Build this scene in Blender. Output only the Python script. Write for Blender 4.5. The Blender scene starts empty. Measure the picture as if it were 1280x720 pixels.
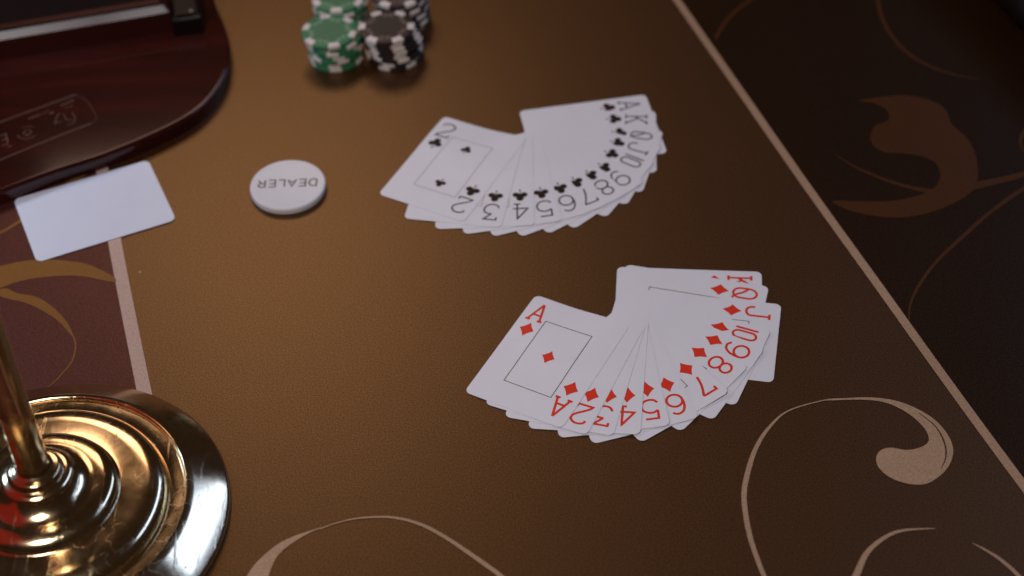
import bpy, bmesh, math, random
from mathutils import Vector, Matrix
random.seed(7)
S = bpy.context.scene
C = S.collection
MM = 0.001
PI = math.pi

# ------------------------------------------------------------------ helpers
def link(o, parent=None):
    C.objects.link(o)
    if parent: o.parent = parent
    return o

def obj(name, bm, mat, parent=None, smooth=False, loc=None):
    me = bpy.data.meshes.new(name)
    bmesh.ops.recalc_face_normals(bm, faces=bm.faces)
    bm.to_mesh(me); bm.free()
    for m in (mat if isinstance(mat, (list, tuple)) else [mat]): me.materials.append(m)
    if smooth:
        for p in me.polygons: p.use_smooth = True
        try: me.set_sharp_from_angle(angle=math.radians(38))
        except Exception: pass
    o = bpy.data.objects.new(name, me)
    if loc: o.location = loc
    return link(o, parent)

def flat(name, bm, mat, parent=None):
    """flat print: keep every face looking up"""
    bmesh.ops.recalc_face_normals(bm, faces=bm.faces)
    for f in bm.faces:
        if f.normal.z < 0: f.normal_flip()
    me = bpy.data.meshes.new(name); bm.to_mesh(me); bm.free()
    me.materials.append(mat)
    return link(bpy.data.objects.new(name, me), parent)

def empty(name, label, cat, loc=(0, 0, 0), rz=0, group=None):
    o = bpy.data.objects.new(name, None); o.empty_display_size = 0.01
    o.location = loc; o.rotation_euler = (0, 0, rz)
    link(o); o['label'] = label; o['category'] = cat
    if group: o['group'] = group
    return o

def catmull(pts, n=8, closed=False):
    P = [tuple(p) for p in pts]; out = []; N = len(P)
    rng = range(N if closed else N - 1)
    for i in rng:
        if closed: a, b, c, d = P[i-1], P[i], P[(i+1) % N], P[(i+2) % N]
        else: a, b, c, d = P[max(i-1, 0)], P[i], P[i+1], P[min(i+2, N-1)]
        for k in range(n):
            t = k / n; t2 = t*t; t3 = t2*t
            out.append(tuple(0.5*((2*b[j]) + (-a[j]+c[j])*t + (2*a[j]-5*b[j]+4*c[j]-d[j])*t2 + (-a[j]+3*b[j]-3*c[j]+d[j])*t3) for j in range(len(b))))
    if not closed: out.append(P[-1])
    return out

def ribbon(bm, pts, w=None, z=0.0, cap=True):
    """pts (x,y[,w]) in mm -> strip of quads"""
    P = [(p[0], p[1], (p[2] if len(p) > 2 else w)) for p in pts]
    L = []; R = []
    for i, (x, y, ww) in enumerate(P):
        a = P[max(i-1, 0)]; b = P[min(i+1, len(P)-1)]
        d0 = Vector((x-a[0], y-a[1])); d1 = Vector((b[0]-x, b[1]-y))
        if d0.length < 1e-9: d0 = d1
        if d1.length < 1e-9: d1 = d0
        d0.normalize(); d1.normalize()
        t = d0 + d1
        if t.length < 1e-6: t = d0
        t.normalize(); nrm = Vector((-t.y, t.x))
        k = 1/max(0.45, nrm.dot(Vector((-d0.y, d0.x))))
        h = ww/2*min(k, 1.8)
        L.append(bm.verts.new(((x+nrm.x*h)*MM, (y+nrm.y*h)*MM, z*MM)))
        R.append(bm.verts.new(((x-nrm.x*h)*MM, (y-nrm.y*h)*MM, z*MM)))
    for i in range(len(P)-1):
        bm.faces.new((L[i], R[i], R[i+1], L[i+1]))

def poly(bm, pts, z=0.0):
    f = bm.faces.new([bm.verts.new((p[0]*MM, p[1]*MM, z*MM)) for p in pts])
    bmesh.ops.triangulate(bm, faces=[f])

def arc(cx, cy, rx, ry, a0, a1, n=14):
    return [(cx+rx*math.cos(math.radians(a0+(a1-a0)*i/n)), cy+ry*math.sin(math.radians(a0+(a1-a0)*i/n))) for i in range(n+1)]

def lathe(bm, prof, n=96, close_top=False, close_bot=False):
    rings = []
    for r, z in prof:
        rings.append([bm.verts.new((r*MM*math.cos(2*PI*k/n), r*MM*math.sin(2*PI*k/n), z*MM)) for k in range(n)])
    for a, b in zip(rings, rings[1:]):
        for k in range(n): bm.faces.new((a[k], a[(k+1) % n], b[(k+1) % n], b[k]))
    if close_top: bm.faces.new(rings[-1])
    if close_bot: bm.faces.new(rings[0][::-1])

def offset(pts, d):
    """inset a CCW closed outline by d"""
    out = []; N = len(pts)
    for i in range(N):
        a, b, c = Vector(pts[i-1][:2]), Vector(pts[i][:2]), Vector(pts[(i+1) % N][:2])
        t = ((b-a).normalized() + (c-b).normalized()).normalized()
        out.append((b.x - t.y*d, b.y + t.x*d))
    return out

def slab(bm, pts, z0, z1, bev, seg=4):
    """rounded-edge plate from a CCW outline (mm)"""
    rings = [[bm.verts.new((x*MM, y*MM, z0*MM)) for x, y in pts]]
    for s in range(seg+1):
        a = s/seg*PI/2
        q = offset(pts, bev*(1-math.cos(a)))
        rings.append([bm.verts.new((x*MM, y*MM, (z1-bev+bev*math.sin(a))*MM)) for x, y in q])
    for ex in (0.25, 0.6):
        rings.append([bm.verts.new((x*MM, y*MM, z1*MM)) for x, y in offset(pts, bev+ex)])
    N = len(pts)
    for A, B in zip(rings, rings[1:]):
        for k in range(N): bm.faces.new((A[k], A[(k+1) % N], B[(k+1) % N], B[k]))
    bm.faces.new(rings[-1]); bm.faces.new(rings[0][::-1])

def rrect(w, h, r, seg=5, cx=0, cy=0):
    o = []
    for (sx, sy, a0) in ((1, -1, -90), (1, 1, 0), (-1, 1, 90), (-1, -1, 180)):
        for k in range(seg+1):
            a = math.radians(a0+90*k/seg)
            o.append((cx+sx*(w/2-r)+r*math.cos(a), cy+sy*(h/2-r)+r*math.sin(a)))
    return o

# ------------------------------------------------------------------ materials
def mat(name, col, rough=0.5, metal=0.0, spec=0.5, **kw):
    m = bpy.data.materials.new(name); m.use_nodes = True
    b = m.node_tree.nodes['Principled BSDF']
    b.inputs['Base Color'].default_value = (*col, 1); b.inputs['Roughness'].default_value = rough
    b.inputs['Metallic'].default_value = metal; b.inputs['Specular IOR Level'].default_value = spec
    for k, v in kw.items():
        b.inputs[k].default_value = v
    return m

def N(m, t, **kw):
    n = m.node_tree.nodes.new(t)
    for k, v in kw.items(): setattr(n, k, v)
    return n

def noise(m, scale, detail=3, rough=0.55, vec=None):
    n = N(m, 'ShaderNodeTexNoise'); n.inputs['Scale'].default_value = scale
    n.inputs['Detail'].default_value = detail; n.inputs['Roughness'].default_value = rough
    if vec is None:
        tc = N(m, 'ShaderNodeTexCoord'); vec = tc.outputs['Object']
    m.node_tree.links.new(vec, n.inputs['Vector'])
    return n

def ramp(m, fac, stops):
    r = N(m, 'ShaderNodeValToRGB'); e = r.color_ramp.elements
    while len(e) < len(stops): e.new(0.5)
    for el, (p, c) in zip(e, stops):
        el.position = p; el.color = (*c, 1) if len(c) == 3 else c
    m.node_tree.links.new(fac, r.inputs['Fac']); return r

def bump(m, h, strength, dist, chain=None):
    b = N(m, 'ShaderNodeBump'); b.inputs['Strength'].default_value = strength; b.inputs['Distance'].default_value = dist
    m.node_tree.links.new(h, b.inputs['Height'])
    if chain: m.node_tree.links.new(chain.outputs[0], b.inputs['Normal'])
    m.node_tree.links.new(b.outputs[0], m.node_tree.nodes['Principled BSDF'].inputs['Normal'])
    return b

def felt(name, col, rough=0.42, spec=0.5, specks=True, sheen=0.0, tint=(1.0, 0.52, 0.2), ior=2.1, grain=1.0, stint=(1.0, 0.64, 0.27)):
    m = mat(name, col, rough, spec=spec)
    q = m.node_tree.nodes['Principled BSDF']; q.inputs['Sheen Weight'].default_value = sheen
    q.inputs['Sheen Roughness'].default_value = 0.45; q.inputs['Sheen Tint'].default_value = (*tint, 1); q.inputs['IOR'].default_value = ior; q.inputs['Specular Tint'].default_value = (*stint, 1)
    nt = m.node_tree; P = nt.nodes['Principled BSDF']
    tc = N(m, 'ShaderNodeTexCoord')
    g = noise(m, 900, 2, 0.6, tc.outputs['Object'])
    big = noise(m, 7, 3, 0.5, tc.outputs['Object'])
    r1 = ramp(m, g.outputs['Fac'], [(0.25, tuple(c*(1-0.5*grain) for c in col)), (0.5, col), (0.78, tuple(min(1, c*(1+0.8*grain)) for c in col))])
    r2 = ramp(m, big.outputs['Fac'], [(0.3, (0.9, 0.9, 0.9)), (0.7, (1.08, 1.08, 1.08))])
    mx = N(m, 'ShaderNodeMix', data_type='RGBA', blend_type='MULTIPLY'); mx.inputs['Factor'].default_value = 1
    nt.links.new(r1.outputs[0], mx.inputs['A']); nt.links.new(r2.outputs[0], mx.inputs['B'])
    out = mx.outputs['Result']
    if specks:   # lint and dust caught in the cloth
        v = N(m, 'ShaderNodeTexVoronoi'); v.inputs['Scale'].default_value = 26
        nt.links.new(tc.outputs['Object'], v.inputs['Vector'])
        dist = ramp(m, v.outputs['Distance'], [(0.0, (1, 1, 1)), (0.016, (1, 1, 1)), (0.024, (0, 0, 0))])
        sep = N(m, 'ShaderNodeSeparateColor'); nt.links.new(v.outputs['Color'], sep.inputs[0])
        th = N(m, 'ShaderNodeMath', operation='GREATER_THAN'); th.inputs[1].default_value = 0.93
        nt.links.new(sep.outputs[0], th.inputs[0])
        mu = N(m, 'ShaderNodeMath', operation='MULTIPLY')
        nt.links.new(dist.outputs[0], mu.inputs[0]); nt.links.new(th.outputs[0], mu.inputs[1])
        mu2 = N(m, 'ShaderNodeMath', operation='MULTIPLY'); mu2.inputs[1].default_value = 0.55
        nt.links.new(mu.outputs[0], mu2.inputs[0])
        m2 = N(m, 'ShaderNodeMix', data_type='RGBA'); m2.inputs['B'].default_value = (0.5, 0.42, 0.33, 1)
        nt.links.new(mu2.outputs[0], m2.inputs['Factor']); nt.links.new(out, m2.inputs['A']); out = m2.outputs['Result']
    nt.links.new(out, P.inputs['Base Color'])
    mr = N(m, 'ShaderNodeMapRange'); mr.inputs['From Min'].default_value = 0.3; mr.inputs['From Max'].default_value = 0.7
    mr.inputs['To Min'].default_value = 0.5*(1-0.55*grain); mr.inputs['To Max'].default_value = 0.5*(1+0.55*grain)
    g2 = noise(m, 1100, 2, 0.7, tc.outputs['Object'])
    nt.links.new(g2.outputs['Fac'], mr.inputs['Value']); nt.links.new(mr.outputs[0], P.inputs['Specular IOR Level'])
    w = noise(m, 1500, 2, 0.6, tc.outputs['Object'])
    b1 = bump(m, w.outputs['Fac'], 0.10, 0.0003)
    bump(m, g.outputs['Fac'], 0.22, 0.0004, b1)
    return m

M = {}
M['felt'] = felt('brown_felt', (0.034, 0.0090, 0.0028))
M['felt_outer'] = felt('dark_brown_felt', (0.016, 0.0058, 0.0018), ior=1.45)
M['felt_maroon'] = felt('maroon_felt', (0.046, 0.0115, 0.011), specks=False, ior=1.6, stint=(1.0, 0.45, 0.3))
M['line'] = felt('beige_print', (0.58, 0.41, 0.32), specks=False, ior=1.5, grain=0.3, tint=(1,.8,.7))
M['line_warm'] = felt('tan_print', (0.42, 0.27, 0.165), specks=False, ior=1.5, grain=0.35)
M['gold'] = felt('ochre_print', (0.19, 0.078, 0.016), specks=False, ior=1.6, grain=0.3)
M['gold_dim'] = felt('dim_gold_print', (0.066, 0.021, 0.005), specks=False, ior=1.55, grain=0.4)  # gold print with the dimness of the right side put into its colour

def card_mat(name, col, rough):
    m = mat(name, col, rough, spec=0.5)
    a = noise(m, 60, 3); b = noise(m, 900, 2)
    r = ramp(m, a.outputs['Fac'], [(0.3, tuple(c*0.97 for c in col)), (0.7, col)])
    m.node_tree.links.new(r.outputs[0], m.node_tree.nodes['Principled BSDF'].inputs['Base Color'])
    bump(m, b.outputs['Fac'], 0.08, 0.0001)
    return m
M['card'] = card_mat('coated_card', (0.84, 0.82, 0.83), 0.42)
M['plastic'] = card_mat('white_plastic', (0.76, 0.79, 0.86), 0.38)
M['red_ink'] = mat('red_ink', (0.80, 0.045, 0.018), 0.45, spec=0.25)
M['black_ink'] = mat('black_ink', (0.022, 0.010, 0.006), 0.5, spec=0.2)
M['fine_ink'] = mat('fine_brown_black_ink', (0.055, 0.028, 0.013), 0.5, spec=0.2)
M['frame_ink'] = mat('bronze_frame_ink', (0.15, 0.105, 0.05), 0.4)
M['frame_faint'] = mat('faint_frame_ink', (0.42, 0.37, 0.33), 0.4)
M['yellow_ink'] = mat('yellow_ink', (0.62, 0.42, 0.05), 0.4)
M['blue_ink'] = mat('blue_ink', (0.04, 0.06, 0.25), 0.4)
M['button'] = card_mat('ivory_button_plastic', (0.83, 0.80, 0.78), 0.42)
M['button_ink'] = mat('engraved_brown_ink', (0.09, 0.045, 0.022), 0.5)

def chip_mat(name, col, rough=0.45):
    m = mat(name, col, rough)
    a = noise(m, 500, 3)
    bump(m, a.outputs['Fac'], 0.15, 0.0002)
    return m
M['chip_green'] = chip_mat('green_clay', (0.035, 0.20, 0.082))
M['chip_black'] = chip_mat('black_clay', (0.020, 0.013, 0.012))
M['chip_white'] = chip_mat('white_clay', (0.74, 0.66, 0.58))
M['inlay_green'] = mat('green_inlay', (0.06, 0.18, 0.085), 0.5)
M['inlay_black'] = mat('black_inlay', (0.020, 0.014, 0.012), 0.5)
M['mark_green'] = mat('pale_green_stamp', (0.20, 0.33, 0.20), 0.5)
M['mark_black'] = mat('faded_brown_stamp', (0.17, 0.11, 0.09), 0.5)

# mahogany
m = mat('mahogany_lacquer', (0.05, 0.008, 0.005), 0.10, spec=0.4)
tc = N(m, 'ShaderNodeTexCoord'); mp = N(m, 'ShaderNodeMapping')
mp.inputs['Rotation'].default_value = (0, 0, math.radians(-31)); mp.inputs['Scale'].default_value = (2.5, 22, 2.5)
m.node_tree.links.new(tc.outputs['Object'], mp.inputs['Vector'])
g = noise(m, 1.6, 5, 0.6, mp.outputs[0])
r = ramp(m, g.outputs['Fac'], [(0.25, (0.016, 0.004, 0.003)), (0.52, (0.036, 0.006, 0.004)), (0.8, (0.075, 0.009, 0.005))])
m.node_tree.links.new(r.outputs[0], m.node_tree.nodes['Principled BSDF'].inputs['Base Color'])
m.node_tree.nodes['Principled BSDF'].inputs['Coat Weight'].default_value = 0.15
m.node_tree.nodes['Principled BSDF'].inputs['Coat Roughness'].default_value = 0.06
bump(m, g.outputs['Fac'], 0.04, 0.0005)
M['wood'] = m
M['rim_wood'] = mat('satin_mahogany', (0.045, 0.008, 0.005), 0.27, spec=0.32)
M['black'] = mat('black_lacquer', (0.010, 0.004, 0.003), 0.35, spec=0.2)
M['pit'] = mat('black_lining', (0.010, 0.004, 0.003), 0.8, spec=0.1)
M['engrave'] = mat('worn_engraving', (0.10, 0.048, 0.036), 0.4)
M['screw'] = mat('steel_screw', (0.4, 0.36, 0.34), 0.35, 1.0)

# brass
m = mat('polished_brass', (0.75, 0.55, 0.29), 0.13, 1.0)
nt = m.node_tree; P = nt.nodes['Principled BSDF']
tc = N(m, 'ShaderNodeTexCoord')
a = noise(m, 45, 6, 0.65, tc.outputs['Object'])
b = noise(m, 14, 4, 0.6, tc.outputs['Object'])
r = ramp(m, a.outputs['Fac'], [(0.35, (0.10, 0.10, 0.10)), (0.6, (0.17, 0.17, 0.17)), (0.75, (0.30, 0.30, 0.30))])
nt.links.new(r.outputs[0], P.inputs['Roughness'])
cr = ramp(m, b.outputs['Fac'], [(0.35, (0.62, 0.44, 0.23)), (0.55, (0.76, 0.58, 0.34)), (0.8, (0.80, 0.62, 0.38))])
nt.links.new(cr.outputs[0], P.inputs['Base Color'])
mp = N(m, 'ShaderNodeMapping'); mp.inputs['Rotation'].default_value = (0.3, 0.4, 0.9); mp.inputs['Scale'].default_value = (160, 9, 40)
nt.links.new(tc.outputs['Object'], mp.inputs['Vector'])
sc = noise(m, 1.3, 5, 0.7, mp.outputs[0])
sr = ramp(m, sc.outputs['Fac'], [(0.60, (0, 0, 0)), (0.66, (1, 1, 1))])
cn = noise(m, 60, 2, 0.5, tc.outputs['Object'])
s1 = N(m, 'ShaderNodeMath', operation='SUBTRACT'); s1.inputs[1].default_value = 0.5; nt.links.new(cn.outputs['Fac'], s1.inputs[0])
s2 = N(m, 'ShaderNodeMath', operation='ABSOLUTE'); nt.links.new(s1.outputs[0], s2.inputs[0])
s3 = N(m, 'ShaderNodeMath', operation='LESS_THAN'); s3.inputs[1].default_value = 0.004; nt.links.new(s2.outputs[0], s3.inputs[0])
pn = noise(m, 22, 3, 0.6, tc.outputs['Object']); pm = ramp(m, pn.outputs['Fac'], [(0.50, (0, 0, 0)), (0.60, (1, 1, 1))])
s4 = N(m, 'ShaderNodeMath', operation='MULTIPLY'); nt.links.new(s3.outputs[0], s4.inputs[0]); nt.links.new(pm.outputs[0], s4.inputs[1])
s5 = N(m, 'ShaderNodeMath', operation='MAXIMUM'); nt.links.new(s4.outputs[0], s5.inputs[0]); nt.links.new(sr.outputs[0], s5.inputs[1])
s6 = N(m, 'ShaderNodeMath', operation='MULTIPLY_ADD'); s6.inputs[1].default_value = 0.12
nt.links.new(s5.outputs[0], s6.inputs[0]); nt.links.new(r.outputs[0], s6.inputs[2]); nt.links.new(s6.outputs[0], P.inputs['Roughness'])
b1 = bump(m, s5.outputs[0], 0.10, 0.0003)
bump(m, a.outputs['Fac'], 0.06, 0.0006, b1)
M['brass'] = m
M['leather'] = mat('black_leather', (0.006, 0.003, 0.003), 0.5, spec=0.15)
a = noise(M['leather'], 240, 4)
bump(M['leather'], a.outputs['Fac'], 0.3, 0.0005)

# ------------------------------------------------------------------ poker table
table = empty('poker_table', 'brown felt card table printed with beige lines and gold scrolls, under everything', 'table')

def sheet(name, pts, z, m):
    bm = bmesh.new(); poly(bm, pts, z); return flat(name, bm, m, table)
# centre lines of the printed borders (mm)
RL = [(-30, 900), (70, 470), (128.3, 280.4), (162.5, 170), (194.1, 67.8), (222.5, -20), (248.4, -100.6), (275.5, -181.8), (330, -340), (470, -760)]
LL = [(-375, 508), (-271.9, 114.8), (-246.3, 17.2), (-213.5, -101.1), (-170, -255), (-40, -720)]
sheet('felt_surface', [(-1300, -760), (1100, -760), (1100, 1300), (-1300, 1300)], 0, M['felt'])
sheet('felt_border', RL[::-1] + [(-60, 1290), (1090, 1290), (1090, -750), (480, -750)], 0.12, M['felt_outer'])
sheet('felt_border', LL + [(-60, -750), (-1290, -750), (-1290, 600)], 0.12, M['felt_maroon'])
bm = bmesh.new(); ribbon(bm, catmull([(x, y, 5.6) for x, y in RL], 6), z=0.3); flat('printed_line', bm, M['line_warm'], table)
bm = bmesh.new(); ribbon(bm, catmull([(x, y, 8.2) for x, y in LL], 6), z=0.3); flat('printed_line', bm, M['line'], table)

A_HEAD = [(175.7, -115.4), (201.1, -114.0), (220.0, -118.5), (234.7, -130.0), (241.5, -143.3), (242.3, -155.6), (236.5, -167.7), (225.4, -177.0), (215.6, -178.2), (204.6, -173.3), (198.7, -164.3), (200.3, -155.5), (207.2, -151.8), (217.5, -153.9), (226.4, -151.4), (230.6, -146.4), (229.1, -137.5), (222.5, -127.1), (211.7, -118.7), (198.1, -115.7)]
A_TAIL = [(198.2, -114.8, 0.94), (185.9, -114.5, 0.7), (175.7, -115.4, 0.7), (155.0, -122.4, 0.93), (142.5, -134.4, 1.83), (133.5, -148.7, 2.5), (126.9, -165.6, 2.91), (122.6, -183.3, 2.88), (122.4, -206.6, 2.84), (124.8, -225.0, 2.59), (127.7, -238.4, 2.35), (135.6, -263.0, 1.69)]
B_LEFT = [(164, -262, 3.6), (168.9, -247.0, 3.86), (174.7, -237.2, 3.67), (183.0, -222.6, 2.84), (195.0, -212.6, 2.2), (205.9, -208.8, 1.55), (221.8, -208.4, 0.44)]
B_RIGHT = [(239.3, -218.6, 0.35), (245.4, -223.5, 1.33), (252.3, -230.5, 1.99), (259.4, -241.5, 2.2), (266.1, -256.7, 2.19)]
C_THIN = [(-107.7, -195.7, 0.44), (-100.4, -192.3, 0.66), (-88.6, -189.2, 0.97), (-75.1, -188.7, 1.32), (-64.7, -190.2, 1.67), (-52.7, -195.0, 1.96), (-40.8, -203.1, 2.17), (-29.0, -213.2, 2.37), (-18.8, -222.4, 2.57), (-11.0, -229.9, 2.56), (3.1, -245.6, 2.53)]
CRESC = [(-147.5, -233.7), (-144.5, -224.7), (-140.1, -216.1), (-130.7, -205.5), (-120.9, -199.5), (-109.1, -195.1), (-100.4, -192.0), (-106.9, -194.7), (-116.1, -199.7), (-124.7, -206.8), (-130.1, -213.9), (-133.1, -225.1), (-134.6, -237.7), (-141, -243)]
BLOB = [(241.6, 155.8), (260.8, 159.2), (274.7, 159.7), (289.5, 154.2), (298.8, 142.9), (299.8, 127.0), (306.3, 114.0), (308.7, 100.3), (307.7, 83.7), (303.6, 67.2), (293.7, 54.4), (273.8, 42.7), (255.9, 37.2), (239.1, 37.2), (218.8, 43.8), (207.6, 54.0), (224.4, 53.2), (243.8, 52.2), (261.5, 56.0), (273.5, 62.0), (279.3, 70.0), (281.9, 77.8), (280.8, 88.2), (273.2, 95.1), (260.7, 99.0), (250.3, 100.3), (243.6, 107.2), (243.2, 117.2), (248.2, 127.9), (258.5, 134.2), (258.4, 145.4), (250.4, 152.7)]
BAND = [(-350, 10), (-335.8, 15.6), (-321.2, 18.5), (-310.8, 21.7), (-294.9, 23.5), (-277.8, 20.9), (-265.7, 17.4), (-249.0, 6.5), (-247.0, 0.8), (-263.9, 5.8), (-275.7, 7.8), (-292.1, 7.1), (-304.2, 4.8), (-314.3, 0.3), (-330.6, -10.2), (-345, -20)]
LEAF = [(-313.9, -1.8), (-305.6, -6.4), (-292.5, -10.5), (-279.8, -21.4), (-269.9, -34.2), (-264.1, -46.5), (-267.7, -42.3), (-276.8, -31.1), (-289.2, -21.0), (-300.7, -14.3), (-310.2, -11.1), (-321.7, -5.0)]
LEAF_T = [(-264.8, -45.1, 1.0), (-262.2, -53.8, 0.99), (-262.5, -65.5, 0.98), (-266.3, -74.4, 0.83), (-271.4, -83.3, 0.58), (-277.6, -87.8, 0.39)]
CBAND = [(-336.1, 42.7, 1.61), (-327.1, 49.4, 2.14), (-315.8, 60.7, 2.69), (-301.6, 80.1, 3.8), (-285.0, 101.6, 4.94), (-279.2, 109.1, 5.5), (-276.0, 113.0, 5.0)]
BL_BR = [(283, 59.5, 5.5), (274.5, 59.8, 4.8), (257.2, 66.3, 3.2), (241.3, 75.8, 2.41), (226.1, 88.5, 1.61), (216.9, 100.3, 0.54)]
BL_ARM = [(291, 60, 7.5), (295.5, 62.9, 7.51), (313.6, 67.5, 5.94), (336.0, 74.3, 4.91), (365.3, 87.3, 3.88), (395, 110, 2)]
LONGC = [(372, 84.5, 3), (365.3, 82.3, 3.32), (332.6, 60.3, 3.24), (307.4, 40.0, 2.65), (280.5, 13.7, 2.59), (262.8, -5.0, 2.04), (249.3, -23.4, 2.01), (240.3, -40.2, 1.49), (236.8, -53.6, 0.98)]
TLC = [(187.0, 282.2, 3.03), (166.8, 260.3, 2.68), (156.0, 241.4, 2.65), (151.3, 230.1, 2.33)]
TOPC = [(276.3, 300, 3.06), (276.3, 282.4, 3.06), (274.5, 262.3, 3.03), (275.2, 239.7, 2.98), (281.9, 213.6, 2.94), (295.0, 193.4, 2.62), (313.1, 180.6, 1.74), (330.1, 174.3, 0.58)]
EDGEB = [(354.3, 129.3, 1.7), (343.5, 113.0, 2.24), (340.6, 100.7, 1.67), (344.5, 88.3, 1.65)]

def scroll(shapes, ribs, m):
    bm = bmesh.new(); z = 0.3
    for s in shapes: poly(bm, catmull(s, 5, True), z); z += 0.02
    for r in ribs: ribbon(bm, catmull(r, 8), z=z); z += 0.02
    return flat('printed_scroll', bm, m, table)
scroll([A_HEAD], [A_TAIL], M['line_warm'])
scroll([], [B_LEFT], M['line_warm'])
scroll([], [B_RIGHT], M['line_warm'])
scroll([CRESC], [C_THIN], M['line_warm'])
scroll([BAND], [], M['gold'])
scroll([LEAF], [LEAF_T], M['gold'])
scroll([], [CBAND], M['gold'])
scroll([BLOB], [BL_BR, BL_ARM], M['gold_dim'])
scroll([], [LONGC], M['gold_dim'])
scroll([], [TLC], M['gold_dim'])
scroll([], [TOPC], M['gold_dim'])
scroll([], [EDGEB], M['gold_dim'])
# dark hairline slit in the big scroll head
bm = bmesh.new(); ribbon(bm, catmull([(228.5, -127, .3), (236, -137.5, .7), (238.6, -150, .9), (237.2, -160, .7), (233, -168, .3)], 6), z=0.42)
flat('scroll_slit', bm, M['felt'], table)

# padded armrest along the far right edge
bm = bmesh.new()
axis = [(150, 900), (262, 560), (330, 345), (361, 250), (389, 155), (420, 55), (470, -90), (560, -330), (640, -560)]
axis = catmull([(x+46, y) for x, y in axis], 14)
prev = None; ns = 28
for i, (x, y) in enumerate(axis):
    a = axis[max(i-1, 0)]; b = axis[min(i+1, len(axis)-1)]
    t = Vector((b[0]-a[0], b[1]-a[1])).normalized(); nn = Vector((t.y, -t.x))
    ring = []
    wr = 1.2*math.sin(i*1.9)+0.8*math.sin(i*4.3)
    for k in range(ns):
        th = 2*PI*k/ns
        u = math.cos(th)*(52+wr*0.6); v = math.sin(th)*(24+wr*0.8*max(0, math.sin(th)))+20
        ring.append(bm.verts.new(((x+nn.x*u)*MM, (y+nn.y*u)*MM, max(v, 0.2)*MM)))
    if prev:
        for k in range(ns): bm.faces.new((prev[k], prev[(k+1) % ns], ring[(k+1) % ns], ring[k]))
    prev = ring
obj('armrest', bm, M['leather'], table, smooth=True)

# ------------------------------------------------------------------ glyphs (unit box 10 x 15 mm, centre 0,0)
def G(ch):
    s = []
    if ch == 'A': s = [[(-4.0, -7), (0.2, 7.4)], [(0.2, 7.4), (4.0, -7)], [(-2.6, -2.4), (2.7, -2.4)], [(-5.4, -7), (-2.3, -7)], [(2.3, -7), (5.4, -7)]]
    elif ch == '2': s = [catmull([(-4.2, 4.0), (-3.6, 6.0), (-1.0, 7.2), (1.8, 7.0), (4.2, 5.2), (4.4, 2.6), (2.6, 0.2), (-0.8, -2.6), (-3.4, -5.0), (-4.6, -7)], 5) + [(4.4, -7), (4.6, -4.6)]]
    elif ch == '3': s = [[(-4.2, 4.6), (-4.2, 7), (4.0, 7), (-0.6, 1.6)], catmull([(-0.6, 1.6), (2.2, 1.5), (4.3, 0.0), (4.8, -2.6), (3.6, -5.6), (0.6, -7.2), (-2.6, -6.8), (-4.6, -4.4)], 5)]
    elif ch == '4': s = [[(2.0, -7), (2.0, 7), (-4.8, -2.8), (4.8, -2.8)], [(-0.2, -7), (4.2, -7)]]
    elif ch == '5': s = [[(3.8, 7), (-3.6, 7), (-4.0, 0.9)], catmull([(-4.0, 0.9), (-1.4, 2.4), (1.6, 2.2), (4.2, 0.4), (4.8, -2.6), (3.4, -5.8), (0.2, -7.2), (-3.0, -6.6), (-4.6, -4.8)], 5)]
    elif ch == '6': s = [catmull([(3.8, 5.6), (1.4, 7.2), (-1.8, 6.4), (-4.0, 3.2), (-4.7, -0.8), (-4.4, -3.4)], 5), arc(0, -2.7, 4.6, 4.5, 0, 360, 26)]
    elif ch == '7': s = [[(-4.6, 4.4), (-4.6, 7), (4.6, 7)], catmull([(4.6, 7), (2.0, 2.6), (0.0, -2.0), (-1.2, -7)], 5)]
    elif ch == '8': s = [arc(0, 3.7, 3.7, 3.4, 0, 360, 24), arc(0, -3.4, 4.5, 3.8, 0, 360, 26)]
    elif ch == '9': s = [arc(0, 2.7, 4.6, 4.5, 0, 360, 26), catmull([(-3.8, -5.6), (-1.4, -7.2), (1.8, -6.4), (4.0, -3.2), (4.7, 0.8), (4.4, 3.4)], 5)]
    elif ch == '0': s = [arc(0, 3.6, 2.9, 3.5, 0, 180, 14) + arc(0, -3.6, 2.9, 3.5, 180, 360, 14) + [(2.9, 3.6)]]
    elif ch == '1': s = [[(0, -7), (0, 7)]]
    elif ch == 'J': s = [[(0.6, 7), (4.9, 7)], [(2.8, 7), (2.8, -3.4)] + arc(-0.8, -3.6, 3.6, 3.5, 0, -180, 14) + [(-4.4, -2.0)]]
    elif ch == 'Q': s = [arc(0, 2.6, 4.1, 4.6, 0, 180, 14) + arc(0, -2.6, 4.1, 4.5, 180, 360, 14) + [(4.1, 2.6)], catmull([(-5.0, 1.2), (-3.0, 1.0), (-0.6, -1.4), (1.8, -5.0), (4.8, -7.4)], 5)]
    elif ch == 'K': s = [[(-3.0, -7), (-3.0, 7)], [(-5.0, 7), (-1.0, 7)], [(-5.0, -7), (-1.0, -7)], [(3.6, 7), (-3.0, -1.2)], [(-1.0, 1.4), (3.8, -7)], [(1.8, 7), (5.2, 7)], [(1.8, -7), (5.2, -7)]]
    return s

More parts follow.
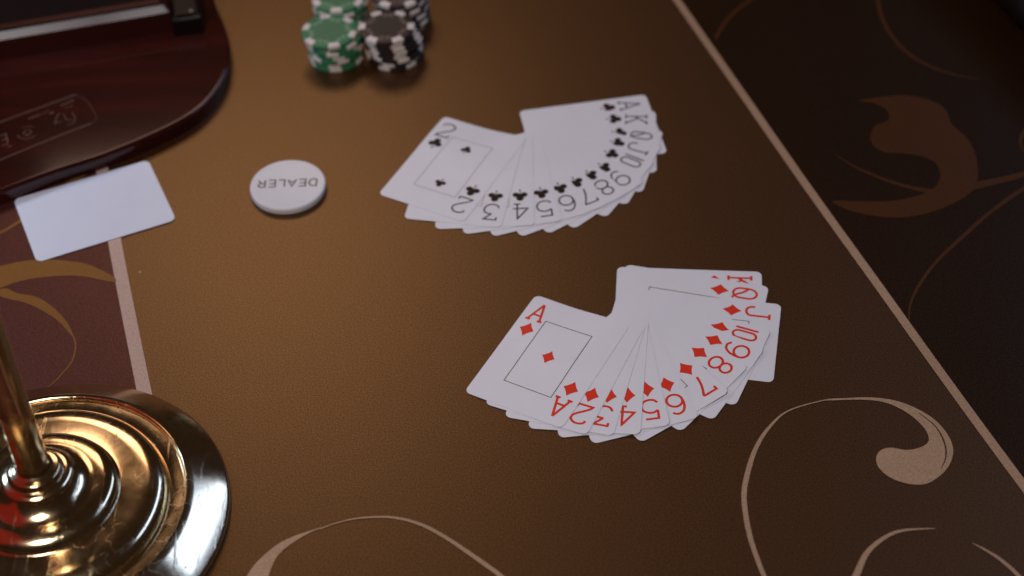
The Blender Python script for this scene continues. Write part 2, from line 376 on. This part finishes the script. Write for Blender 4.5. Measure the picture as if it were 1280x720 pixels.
def glyph_bm(ch, w, cx, cy, rot180, zf, lift, scale=1.0, sx=1.0):
    bm = bmesh.new(); z = lift
    parts = [(c, 0) for c in ch] if len(ch) == 1 else [('1', -4.7), ('0', 0.5)]
    for c, ox in parts:
        for st in G(c):
            P = []
            # resample straight pieces so bends can follow the card
            for a, b in zip(st, st[1:]):
                n = max(1, int(math.hypot(a[0]-b[0], a[1]-b[1])/1.3))
                for k in range(n): P.append((a[0]+(b[0]-a[0])*k/n, a[1]+(b[1]-a[1])*k/n))
            P.append(st[-1])
            Q = []
            for x, y in P:
                x = (x+ox)*scale*sx+(1-sx)*(-4.0); y = y*scale
                if rot180: x, y = -x, -y
                Q.append((x+cx, y+cy))
            ribbon(bm, Q, w, z); z += 0.004
    for v in bm.verts: v.co.z += zf(v.co.x/MM, v.co.y/MM)*MM
    return bm

def diamond_pts(w, h):
    q = []
    c = [(w/2, 0), (0, h/2), (-w/2, 0), (0, -h/2)]
    for i in range(4):
        a, b = c[i], c[(i+1) % 4]
        for k in range(6):
            t = k/6; bulge = 1-0.10*math.sin(PI*t)
            q.append(((a[0]+(b[0]-a[0])*t)*bulge, (a[1]+(b[1]-a[1])*t)*bulge))
    return q

def pip_bm(suit, cx, cy, rot180, zf, lift, s=1.0):
    bm = bmesh.new(); f = -1 if rot180 else 1
    if suit == 'diamonds':
        poly(bm, [(cx+x*s*f, cy+y*s*f) for x, y in diamond_pts(9.4, 11.6)], lift)
    else:
        z = lift
        for x, y, rx, ry in ((-2.55, -0.2, 2.35, 2.2), (2.55, -0.2, 2.35, 2.2), (0, 3.1, 2.45, 2.5)):
            poly(bm, [(cx+(x+a)*s*f, cy+(y+b)*s*f) for a, b in arc(0, 0, rx, ry, 0, 345, 23)], z); z += 0.004
        poly(bm, [(cx+x*s*f, cy+y*s*f) for x, y in ((-1.3, -1), (-1.1, 1.6), (1.1, 1.6), (1.3, -1))], z); z += 0.004
        poly(bm, [(cx+x*s*f, cy+y*s*f) for x, y in ((-0.25, -0.8), (0.25, -0.8), (0.3, -3.8), (0.9, -4.8), (-0.9, -4.8), (-0.3, -3.8))], z)
    bmesh.ops.subdivide_edges(bm, edges=bm.edges[:], cuts=2, use_grid_fill=True)
    for v in bm.verts: v.co.z += zf(v.co.x/MM, v.co.y/MM)*MM
    return bm

CW, CL, CR = 63.5, 88.9, 3.6
def card_body(W, L, r, th, zf, nx=24, ny=36):
    """thin plate with rounded corners, following the height function zf"""
    bm = bmesh.new()
    ys = []
    for k in range(6): ys.append(-L/2 + r*(1-math.cos(PI/2*k/6)))
    for k in range(ny+1): ys.append(-L/2+r+(L-2*r)*k/ny)
    ys += [-y for y in ys[:6]][::-1]
    top = []; bot = []
    for y in ys:
        e = max(0, abs(y)-(L/2-r)); hw = W/2 - (r-math.sqrt(max(0, r*r-e*e)))
        rt = []; rb = []
        for i in range(nx+1):
            x = -hw+2*hw*i/nx; z = zf(x, y)
            rt.append(bm.verts.new((x*MM, y*MM, (z+th)*MM))); rb.append(bm.verts.new((x*MM, y*MM, z*MM)))
        top.append(rt); bot.append(rb)
    n = len(ys)
    for j in range(n-1):
        for i in range(nx):
            bm.faces.new((top[j][i], top[j][i+1], top[j+1][i+1], top[j+1][i]))
            bm.faces.new((bot[j][i], bot[j+1][i], bot[j+1][i+1], bot[j][i+1]))
        bm.faces.new((top[j][0], top[j+1][0], bot[j+1][0], bot[j][0]))
        bm.faces.new((top[j][nx], bot[j][nx], bot[j+1][nx], top[j+1][nx]))
    for i in range(nx):
        bm.faces.new((top[0][i], bot[0][i], bot[0][i+1], top[0][i+1]))
        bm.faces.new((top[-1][i], top[-1][i+1], bot[-1][i+1], bot[-1][i]))
    return bm

def frame_bm(zf, lift, w, x=15.4, y=26.4):
    bm = bmesh.new()
    c = [(-x, -y), (x, -y), (x, y), (-x, y)]
    for i in range(4):
        a, b = c[i], c[(i+1) % 4]
        d = Vector((b[0]-a[0], b[1]-a[1])).normalized()*w/2
        a = (a[0]-d.x if i % 2 == 0 else a[0], a[1]+d.y if i % 2 else a[1]); b = (b[0]+d.x if i % 2 == 0 else b[0], b[1]-d.y if i % 2 else b[1])
        P = [(a[0]+(b[0]-a[0])*k/30, a[1]+(b[1]-a[1])*k/30) for k in range(31)]
        ribbon(bm, P, w, lift)
    for v in bm.verts: v.co.z += zf(v.co.x/MM, v.co.y/MM)*MM
    return bm

SR = 11.0
RING = [(0.0, 0.0)] + [(rr*math.cos(t*2*PI/n), rr*math.sin(t*2*PI/n)) for rr, n in ((SR*.5, 6), (SR, 10)) for t in range(n)]
def sag(below):
    """a card rests on the cards under it and sinks to the felt where fewer of them lie"""
    B = [(x, y, math.cos(math.radians(a)), math.sin(math.radians(a))) for _, x, y, a in below]
    def h(wx, wy):
        c = 0
        for dx, dy in RING:
            for x, y, ca, sa in B:
                qx, qy = wx+dx-x, wy+dy-y
                if abs(qx*ca+qy*sa) < CW/2+SR and abs(-qx*sa+qy*ca) < CL/2+SR: c += 1
        return 0.29*c/len(RING)
    return h

NAMES = {'A': 'ace', '2': 'two', '3': 'three', '4': 'four', '5': 'five', '6': 'six', '7': 'seven', '8': 'eight', '9': 'nine', '10': 'ten', 'J': 'jack', 'Q': 'queen', 'K': 'king'}
def make_card(suit, rk, x, y, deg, z, top=False, curl=0.0, label='', group='', below=()):
    th = 0.17
    hh = sag(below); ca, sa = math.cos(math.radians(deg)), math.sin(math.radians(deg)); memo = {}
    def zf(px, py):
        # the free bottom right corner lifts a little
        d = max(0.0, (px/(CW/2) - py/(CL/2))/2 - 0.45)
        e = max(0.0, (-px/(CW/2) - py/(CL/2))/2 - 0.55)
        k = (round(px, 2), round(py, 2))
        if k not in memo: memo[k] = hh(x+px*ca-py*sa, y+px*sa+py*ca)
        return memo[k] + curl*d*d*3.3 + curl*0.2*e*e*3
    t = empty('playing_card', label, 'playing card', (x*MM, (y-760)*MM, z*MM), math.radians(deg), group)
    obj('card_stock', card_body(CW, CL, CR, th, zf), M['card'], t, smooth=True)
    red = suit == 'diamonds'
    gi = M['red_ink'] if red else M['fine_ink']; gw = 1.5 if red else 1.08
    pi = M['red_ink'] if red else M['black_ink']
    ix, iy, pyy = 9.0, 13.35, 28.9
    sides = [(1, True)] + ([(-1, False)] if top else [])
    for sg, r in sides:
        flat('index_number', glyph_bm(rk, gw, sg*(CW/2-ix), -sg*(CL/2-iy), r, zf, th+(0.11 if top else 0.060), sx=(0.80 if rk == 'Q' and not red else 1.0)), gi, t)
        flat('suit_pip', pip_bm(suit, sg*(CW/2-ix), -sg*(CL/2-pyy), r, zf, th+(0.11 if top else 0.056)), pi, t)
    flat('border_frame', frame_bm(zf, th+(0.10 if top else 0.045), 0.5 if red else 0.5, x=(14.9 if rk == 'J' else 15.4)), M['frame_ink'] if red else M['frame_faint'], t)
    if top and rk == 'A': flat('suit_pip', pip_bm(suit, -0.3, 0.6, False, zf, th+(0.11 if top else 0.056), 0.88), pi, t)
    if top and rk == '2':
        flat('suit_pip', pip_bm(suit, -0.2, 17.4, False, zf, th+(0.11 if top else 0.056), 0.76), pi, t)
        flat('suit_pip', pip_bm(suit, -0.2, -17.6, True, zf, th+(0.11 if top else 0.056), 0.76), pi, t)
    if rk in 'JQK' and red:   # corner of the court picture next to its frame
        bm = bmesh.new(); poly(bm, [(15.2, -26.1), (15.2, -9), (10.5, -12), (3, -26.1)], th+0.038)
        flat('court_picture', bm, M['yellow_ink'], t)
    return t

CL_POSE = [('2', -35.98, 858.81, -28.6), ('3', -27.86, 847.86, -11.73), ('4', -15.42, 843.68, -0.69), ('5', -3.8, 842.08, 7.58), ('6', 6.92, 842.33, 16.36), ('7', 16.52, 843.44, 25.29), ('8', 26.01, 846.16, 33.57), ('9', 35.38, 849.93, 41.08), ('10', 42.84, 856.66, 55.75), ('J', 49.36, 864.34, 64.59), ('Q', 53.6, 871.76, 72.76), ('K', 55.46, 882.31, 85.74), ('A', 57.46, 891.56, 98.76)]
DI_POSE = [('A', 20.03, 682.89, -29.71), ('2', 29.85, 676.89, -25.45), ('3', 36.35, 673.64, -16.44), ('4', 43.88, 670.59, -7.53), ('5', 51.54, 669.88, 4.9), ('6', 61.76, 668.74, 14.71), ('7', 72.38, 672.02, 32.51), ('8', 82.03, 677.97, 46.75), ('9', 92.9, 683.49, 55.71), ('10', 99.4, 690.44, 64.14), ('J', 112.4, 699.53, 78.16), ('Q', 105.61, 718.94, 74.4), ('K', 106.76, 723.81, 84.28)]
curls = {'A': .3, '2': .4, '3': .3, '4': .6, '5': .8, '6': .3, '7': 1.5, '8': 1.2, '9': 1.3, '10': 1.1, 'J': .7, 'Q': .35, 'K': .3}
for suit, pose, colour in (('clubs', CL_POSE, 'black'), ('diamonds', DI_POSE, 'red')):
    for i, (rk, x, y, a) in enumerate(pose):
        z = 0.22
        n = NAMES[rk]
        if i == 0: lab = f'{n} of {suit} lying fully face up on top of the {colour} fan of cards'
        elif i == 12: lab = f'{n} of {suit} at the bottom of the {colour} fan, at its far right end'
        else: lab = f'{n} of {suit} in the {colour} fan, between the {NAMES[pose[i-1][0]]} and the {NAMES[pose[i+1][0]]}'
        make_card(suit, rk, x, y, a, z, i == 0, curls[rk]*(1.0 if suit == 'diamonds' else 0.45), lab,
                  f'{suit} cards fanned out on the felt', pose[i+1:])

# blank cut card
t = empty('blank_card', 'blank white plastic card lying by the mahogany tray, across the beige line', 'card', (-269.4*MM, (828.3-760)*MM, 0.45*MM), math.radians(113.19))
obj('card_plate', card_body(CW*1.035, CL*1.022, 4.2, 0.5, lambda a, b: 0), M['plastic'], t, smooth=True)

# ------------------------------------------------------------------ dealer button
t = empty('dealer_button', 'round white dealer button lying on the brown felt beside the blank card', 'dealer button', (-144.2*MM, 82.4*MM, 0.15*MM))
bm = bmesh.new()
lathe(bm, [(24.0, 0), (24.6, 0.5), (24.75, 1.2), (24.75, 4.0), (24.5, 4.6), (23.9, 5.0), (23.3, 5.08), (22.9, 5.0), (0.01, 5.0)], 96, close_bot=True)
obj('disc', bm, M['button'], t, smooth=True)
def LT(ch):
    if ch == 'D': return [[(-2.4, -3.6), (-2.4, 3.6), (-0.2, 3.6)] + arc(-0.2, 0, 2.9, 3.6, 90, -90, 14) + [(-2.4, -3.6)]]
    if ch == 'E': return [[(2.2, 3.6), (-2.2, 3.6), (-2.2, -3.6), (2.3, -3.6)], [(-2.2, 0.2), (1.8, 0.2)]]
    if ch == 'A': return [[(-2.9, -3.6), (0, 3.6), (2.9, -3.6)], [(-2.0, -1.2), (2.0, -1.2)]]
    if ch == 'L': return [[(-2.0, 3.6), (-2.0, -3.6), (2.2, -3.6)]]
    if ch == 'R': return [[(-2.3, -3.6), (-2.3, 3.6), (0.4, 3.6)] + arc(0.4, 1.75, 1.9, 1.85, 90, -90, 10) + [(-2.3, -0.1)], [(0.3, -0.1), (2.5, -3.6)]]
for k, ch in enumerate('DEALER'):
    bm = bmesh.new(); z = 5.06
    cx = (-16.6, -9.6, -2.9, 3.9, 10.2, 16.9)[k]
    for st in LT(ch):
        ribbon(bm, [(-(x*0.93+cx)-0.1, -(y*0.93)+0.9) for x, y in st], 1.0, z); z += 0.02
    flat('engraved_letter', bm, M['button_ink'], t)

# ------------------------------------------------------------------ poker chips
def make_chip(colour):
    t = empty('poker_chip', '', 'poker chip')
    body = M['chip_'+colour]
    bm = bmesh.new()
    lathe(bm, [(0.01, 0.0), (19.2, 0.0), (19.6, 0.3), (19.7, 0.7), (19.7, 2.5), (19.55, 2.95), (19.0, 3.22), (15.2, 3.22), (15.0, 3.02), (10.8, 3.02), (0.01, 3.02)], 72)
    obj('chip_body', bm, body, t, smooth=True)
    first = None
    for k in range(6):
        if first is None:
            bm = bmesh.new(); prof = [(14.9, 3.25), (19.05, 3.27), (19.62, 2.98), (19.78, 2.52), (19.78, 0.7), (19.66, 0.32), (19.2, 0.02)]
            rows = []
            for j in range(9):
                a = math.radians(-12.5+25*j/8)
                rows.append([bm.verts.new((r*MM*math.cos(a), r*MM*math.sin(a), z*MM)) for r, z in prof])
            for A, B in zip(rows, rows[1:]):
                for q in range(len(prof)-1): bm.faces.new((A[q], A[q+1], B[q+1], B[q]))
            first = obj('edge_spot', bm, M['chip_white'], t, smooth=True)
        else:
            o = first.copy(); o.rotation_euler = (0, 0, k*PI/3); link(o, t)
    bm = bmesh.new(); poly(bm, arc(0, 0, 10.4, 10.4, 0, 354, 59), 3.12)
    flat('inlay', bm, M['inlay_'+colour], t)
    bm = bmesh.new()
    for k in range(6):   # stamped suit marks between the spots
        a = math.radians(30+60*k); u = Vector((math.cos(a), math.sin(a))); v = Vector((-u.y, u.x))
        for s in (-1, 1):
            c = u*12.9 + v*s*2.1
            poly(bm, [tuple(c+u*p+v*q) for p, q in ((-1.4, -1.5), (1.4, -1.5), (1.4, 1.5), (-1.4, 1.5))], 3.10)
    flat('stamped_marks', bm, M['mark_'+colour], t)
    return t
def copy_thing(src):
    r = src.copy(); C.objects.link(r)
    for ch in list(src.children):
        c = ch.copy(); C.objects.link(c); c.parent = r
    return r
ORD = ['topmost', 'second', 'third', 'fourth', 'fifth', 'sixth', 'seventh', 'eighth']
first = {}
STACKS = [  # colour, which, chips top to bottom (x, y, rotation)
 ('green', 'front', [(-122.9, 225.0, 43), (-119.2, 226.3, 10), (-120.3, 225.0, 30), (-119.2, 225.6, 39), (-119.7, 225.2, 49), (-120.1, 225.9, 30), (-119.6, 225.3, 31)]),
 ('black', 'front', [(-82.3, 223.4, 57), (-81.0, 224.2, 48), (-79.0, 224.0, 46), (-77.4, 224.4, 45), (-78.0, 224.7, 44), (-77.2, 224.0, 49), (-78.3, 224.5, 19), (-77.9, 224.2, 8)]),
 ('green', 'back', [(-118.3, 267.2, 27), (-117.2, 266.0, 50), (-118.0, 266.8, 20), (-117.6, 267.1, 44), (-117.2, 266.2, 5), (-118.2, 266.8, 33), (-117.5, 266.4, 12)]),
 ('black', 'back', [(-75.3, 265.6, 0), (-74.4, 266.5, 28), (-73.8, 265.6, 4), (-73.3, 266.4, 40), (-73.0, 265.8, 17), (-73.7, 266.1, 51), (-73.0, 265.7, 25), (-73.4, 266.3, 9)]),
]
for colour, which, chips in STACKS:
    n = len(chips)
    for i, (x, y, rot) in enumerate(chips):
        if colour not in first: o = first[colour] = make_chip(colour)
        else: o = copy_thing(first[colour])
        o.location = (x*MM, y*MM, (0.15+3.28*(n-1-i))*MM); o.rotation_euler = (0, 0, math.radians(rot))
        pos = 'topmost' if i == 0 else ('bottom' if i == n-1 else ORD[i]+' from the top')
        o['label'] = f'{colour} and white chip, {pos} in the {which} {colour} stack'
        o['group'] = f'{colour} chips stacked on the table'

# ------------------------------------------------------------------ mahogany tray
t = empty('wooden_tray', 'glossy dark mahogany tray with rounded corner and engraved strip', 'tray', (0, 0, 0.15*MM))
OUT = [(-430, 20), (-399.5, 36), (-365.8, 54.5), (-332.5, 75.7), (-299.2, 95.0), (-267.2, 110.5), (-233.2, 133.0), (-211.8, 152.5), (-200.0, 173.5), (-194.2, 197), (-194.2, 224), (-200.6, 251), (-210.4, 280), (-219, 312), (-240, 380), (-290, 430), (-480, 430), (-520, 230)]
OUTs = catmull(OUT, 5, True)
bm = bmesh.new(); slab(bm, OUTs, 0, 11, 2.6, 6)
obj('tray_base', bm, M['wood'], t, smooth=True)
# raised rim bar with a rounded glossy top, dark pit behind it, black end post
def bar(p0, p1, w, h, z0, name, m, bev=2.5, seg=6):
    a = Vector(p0); b = Vector(p1); d = (b-a).normalized(); n = Vector((-d.y, d.x))
    pts = [tuple(a), tuple(b), tuple(b+n*w), tuple(a+n*w)]
    q = []
    for i in range(4):
        u = Vector(pts[i]); v = Vector(pts[(i+1) % 4])
        for k in range(6): q.append(tuple(u+(v-u)*(0.02+0.96*k/5)))
    bm = bmesh.new(); slab(bm, q, z0, z0+h, bev, seg)
    return obj(name, bm, m, t, smooth=True)
bar((-470, 192.5), (-237.5, 247.5), 17, 21, 10.9, 'raised_rim', M['rim_wood'], 5.0, 1)
bar((-482, 211.5), (-241.5, 268.0), 110, 4, 10.95, 'tray_lining', M['pit'], 0.8, 2)
bar((-236.0, 239.5), (-214.5, 243.5), 110, 15, 10.8, 'end_post', M['black'], 4, 6)
bm = bmesh.new(); lathe(bm, [(1.5, 0), (1.5, 0.5), (1.1, 0.8), (0.01, 0.8)], 20)
obj('screw', bm, M['screw'], t, smooth=True, loc=(-222.8*MM, 249.5*MM, 25.6*MM))
# engraved strip
E_ = [[(-357.7, 139.7), (-343.2, 148.8), (-331.0, 156.3), (-313.7, 166.3), (-296.6, 176.4)],
      [(-296.6, 176.4), (-287.7, 168.9), (-280.2, 155.4), (-278.4, 148.5), (-280.7, 144.3)],
      [(-280.7, 144.3), (-297.4, 134.2), (-314.4, 123.3), (-335.7, 109.2), (-349.9, 100.6)]]
bm = bmesh.new()
for k, (e, w) in enumerate(zip(E_, (0.9, 0.25, 0.9))): ribbon(bm, catmull(e, 5), w, 11.06+0.02*k)
flat('engraved_outline', bm, M['engrave'], t)
MK = [([(-305.1, 164.5), (-296.7, 170.2)], .9), ([(-302.0, 161.8), (-295.8, 164.5)], .5), ([(-324.7, 151.3), (-317.3, 155.6)], 1.0), ([(-310.8, 156.1), (-308.4, 157.8)], 1.2),
      ([(-304.4, 156.7), (-305.6, 150.7), (-305.8, 145.6), (-301.7, 147.1)], .6), ([(-295.7, 157.1), (-292.6, 150.9), (-292.8, 145.8), (-296.8, 143.4)], .5), ([(-301.5, 155.7), (-298.2, 148.6), (-294.5, 149.3)], .5),
      ([(-340.4, 133.8), (-337.1, 136.2), (-335.6, 131.1), (-338.9, 128.7)], .8), ([(-338.9, 128.7), (-335.0, 131.0), (-333.9, 125.1), (-337.4, 123.7)], .8), ([(-333.8, 121.8), (-330.4, 123.3)], .8),
      ([(-316.7, 156.2), (-311.8, 158.9)], .5)]
bm = bmesh.new(); z = 11.06
for p, w in MK: ribbon(bm, p, w, z); z += 0.006
ribbon(bm, arc(-322.5, 136.5, 6.6, 6.6, 200, 330, 16), 0.6, z); ribbon(bm, arc(-322.5, 136.5, 6.6, 6.6, 60, 130, 10), 0.4, z+.01)
ribbon(bm, arc(-322.6, 136.7, 2.6, 2.6, 0, 360, 18), 0.6, z+.02); poly(bm, arc(-322.1, 134.2, 1.0, 1.0, 0, 330, 11), z+.03)
flat('engraved_marks', bm, M['engrave'], t)

# ------------------------------------------------------------------ brass stand
t = empty('brass_stand', 'polished brass stand with stepped round base and thin upright pole', 'stand', (-254.5*MM, -183.3*MM, 0.15*MM))
def quarter(r0, r1, z0, z1, n=12, convex=True):
    """profile from the outside (r0, z0) in to (r1, z1)"""
    o = []
    for k in range(n+1):
        t = PI/2*k/n
        if convex: o.append((r1+(r0-r1)*math.cos(t), z0+(z1-z0)*math.sin(t)))
        else: o.append((r0-(r0-r1)*math.sin(t), z1-(z1-z0)*math.cos(t)))
    return o
prof = [(60, 0), (91.5, 0), (92.6, 0.8), (93.0, 2.0), (92.9, 2.9), (92.3, 3.7), (91.4, 4.4), (86, 7.9), (81, 11.1), (76, 14.3), (73.4, 15.9), (72.2, 16.2), (71.4, 15.8), (70.8, 14.6)]
prof += quarter(70.6, 63.0, 14.0, 13.2, 5, False) + quarter(62.6, 50.0, 13.6, 22.4, 14) + quarter(49.4, 40.0, 22.4, 22.8, 5, False)
prof += quarter(39.6, 28.5, 23.2, 30.2, 14) + [(27.8, 30.2)] + [(27.2-9.0*k/8, 30.4+6.0*(k/8)**1.6) for k in range(9)]
prof = [(r_*(1.0+0.045*min(1, r_/60)), z_) for r_, z_ in prof]
bm = bmesh.new(); lathe(bm, prof+[(10, 36.5)], 200, close_bot=True)
obj('stepped_base', bm, M['brass'], t, smooth=True)
bm = bmesh.new(); lathe(bm, catmull([(10, 36.3), (18.0, 36.4), (19.2, 37.6), (19.0, 39.0), (17.0, 40.4), (14.9, 41.0), (14.3, 41.8), (14.2, 43.2), (12.9, 44.6), (10.6, 45.2), (8.8, 46.0)], 4), 96)
obj('collar', bm, M['brass'], t, smooth=True)
bm = bmesh.new(); lathe(bm, [(8.6, 45.0), (8.6, 120), (8.6, 330), (8.6, 470)], 64, close_top=True)
obj('pole', bm, M['brass'], t, smooth=True)

# ------------------------------------------------------------------ light
W = bpy.data.worlds.new('World'); S.world = W; W.use_nodes = True
bg = W.node_tree.nodes['Background']; bg.inputs[0].default_value = (1.0, 0.62, 0.38, 1); bg.inputs[1].default_value = 0.022

def area(name, loc, target, sx, sy, power, col):
    l = bpy.data.lights.new(name, 'AREA'); l.shape = 'RECTANGLE'; l.size = sx; l.size_y = sy; l.energy = power; l.color = col
    o = bpy.data.objects.new(name, l); o.location = loc
    d = Vector(target)-Vector(loc); o.rotation_euler = d.to_track_quat('-Z', 'Y').to_euler()
    C.objects.link(o); return o
LIGHTS = [('felt_gloss_fill', (-0.33, 0.88, 0.85), (-0.15, 0.0, 0), 0.50, 0.32, 2.15, (1.0, 0.68, 0.50)),  # unseen lamp added to raise a warm gloss on the left felt
    ('side_lamp', (-0.80, 0.20, 0.45), (-0.1, 0.05, 0), 0.12, 0.12, 1.2, (0.5, 0.86, 1.35)),
    ('overhead_fill', (-0.34, -0.72, 1.20), (0.0, 0, 0), 0.35, 0.3, 7.6, (1.0, 0.95, 0.98))]  # unseen fill added above the camera to light the cards evenly
for L in LIGHTS: area(*L)
# long narrow cool strip light above and beyond the brass stand
p0 = Vector((-0.17, -0.19, 0)); A_ = p0+6.0*Vector((0.635, 0.10, 0.74)); B_ = p0+6.0*Vector((0.55, 0.74, 0.35)); mid = (A_+B_)/2
l = bpy.data.lights.new('strip_light', 'AREA'); l.shape = 'RECTANGLE'; l.size = 0.5; l.size_y = (B_-A_).length; l.energy = 36; l.color = (0.45, 0.66, 1.22)
o = bpy.data.objects.new('strip_light', l); zz = (mid-p0).normalized(); yy = (B_-A_); yy = (yy-zz*yy.dot(zz)).normalized(); xx = yy.cross(zz)
o.matrix_world = Matrix.Translation(mid) @ Matrix((xx, yy, zz)).transposed().to_4x4(); C.objects.link(o)
area('red_reflection_fill', (-0.95, -0.28, 0.75), (-0.25, -0.2, 0.0), 0.9, 0.9, 0.45, (1.0, 0.015, 0.02))  # red emitter added for the brass to mirror, in place of something red

# ------------------------------------------------------------------ camera
cam = bpy.data.cameras.new('Camera'); co = bpy.data.objects.new('Camera', cam); C.objects.link(co)
r2 = Vector((0.99947946, -0.02271935, -0.0229051)); u2 = Vector((0.03226162, 0.70385559, 0.70961011)); fw = Vector((0.0, 0.70997968, -0.70422216))
R = Matrix((r2, u2, -fw)).transposed().to_4x4()
co.matrix_world = Matrix.Translation((0, -0.760, 0.73847)) @ R
cam.sensor_width = 36; cam.sensor_fit = 'HORIZONTAL'; cam.lens = 2133.2157/1280*36
cam.clip_start = 0.02; cam.clip_end = 50
cam.dof.use_dof = True; cam.dof.focus_distance = 0.985; cam.dof.aperture_fstop = 4.3
S.camera = co

S.render.engine = 'CYCLES'
S.view_settings.view_transform = 'Standard'; S.view_settings.look = 'None'
S.view_settings.exposure = 0; S.view_settings.gamma = 1; S.view_settings.use_curve_mapping = False
S.render.resolution_x = 1024; S.render.resolution_y = 576
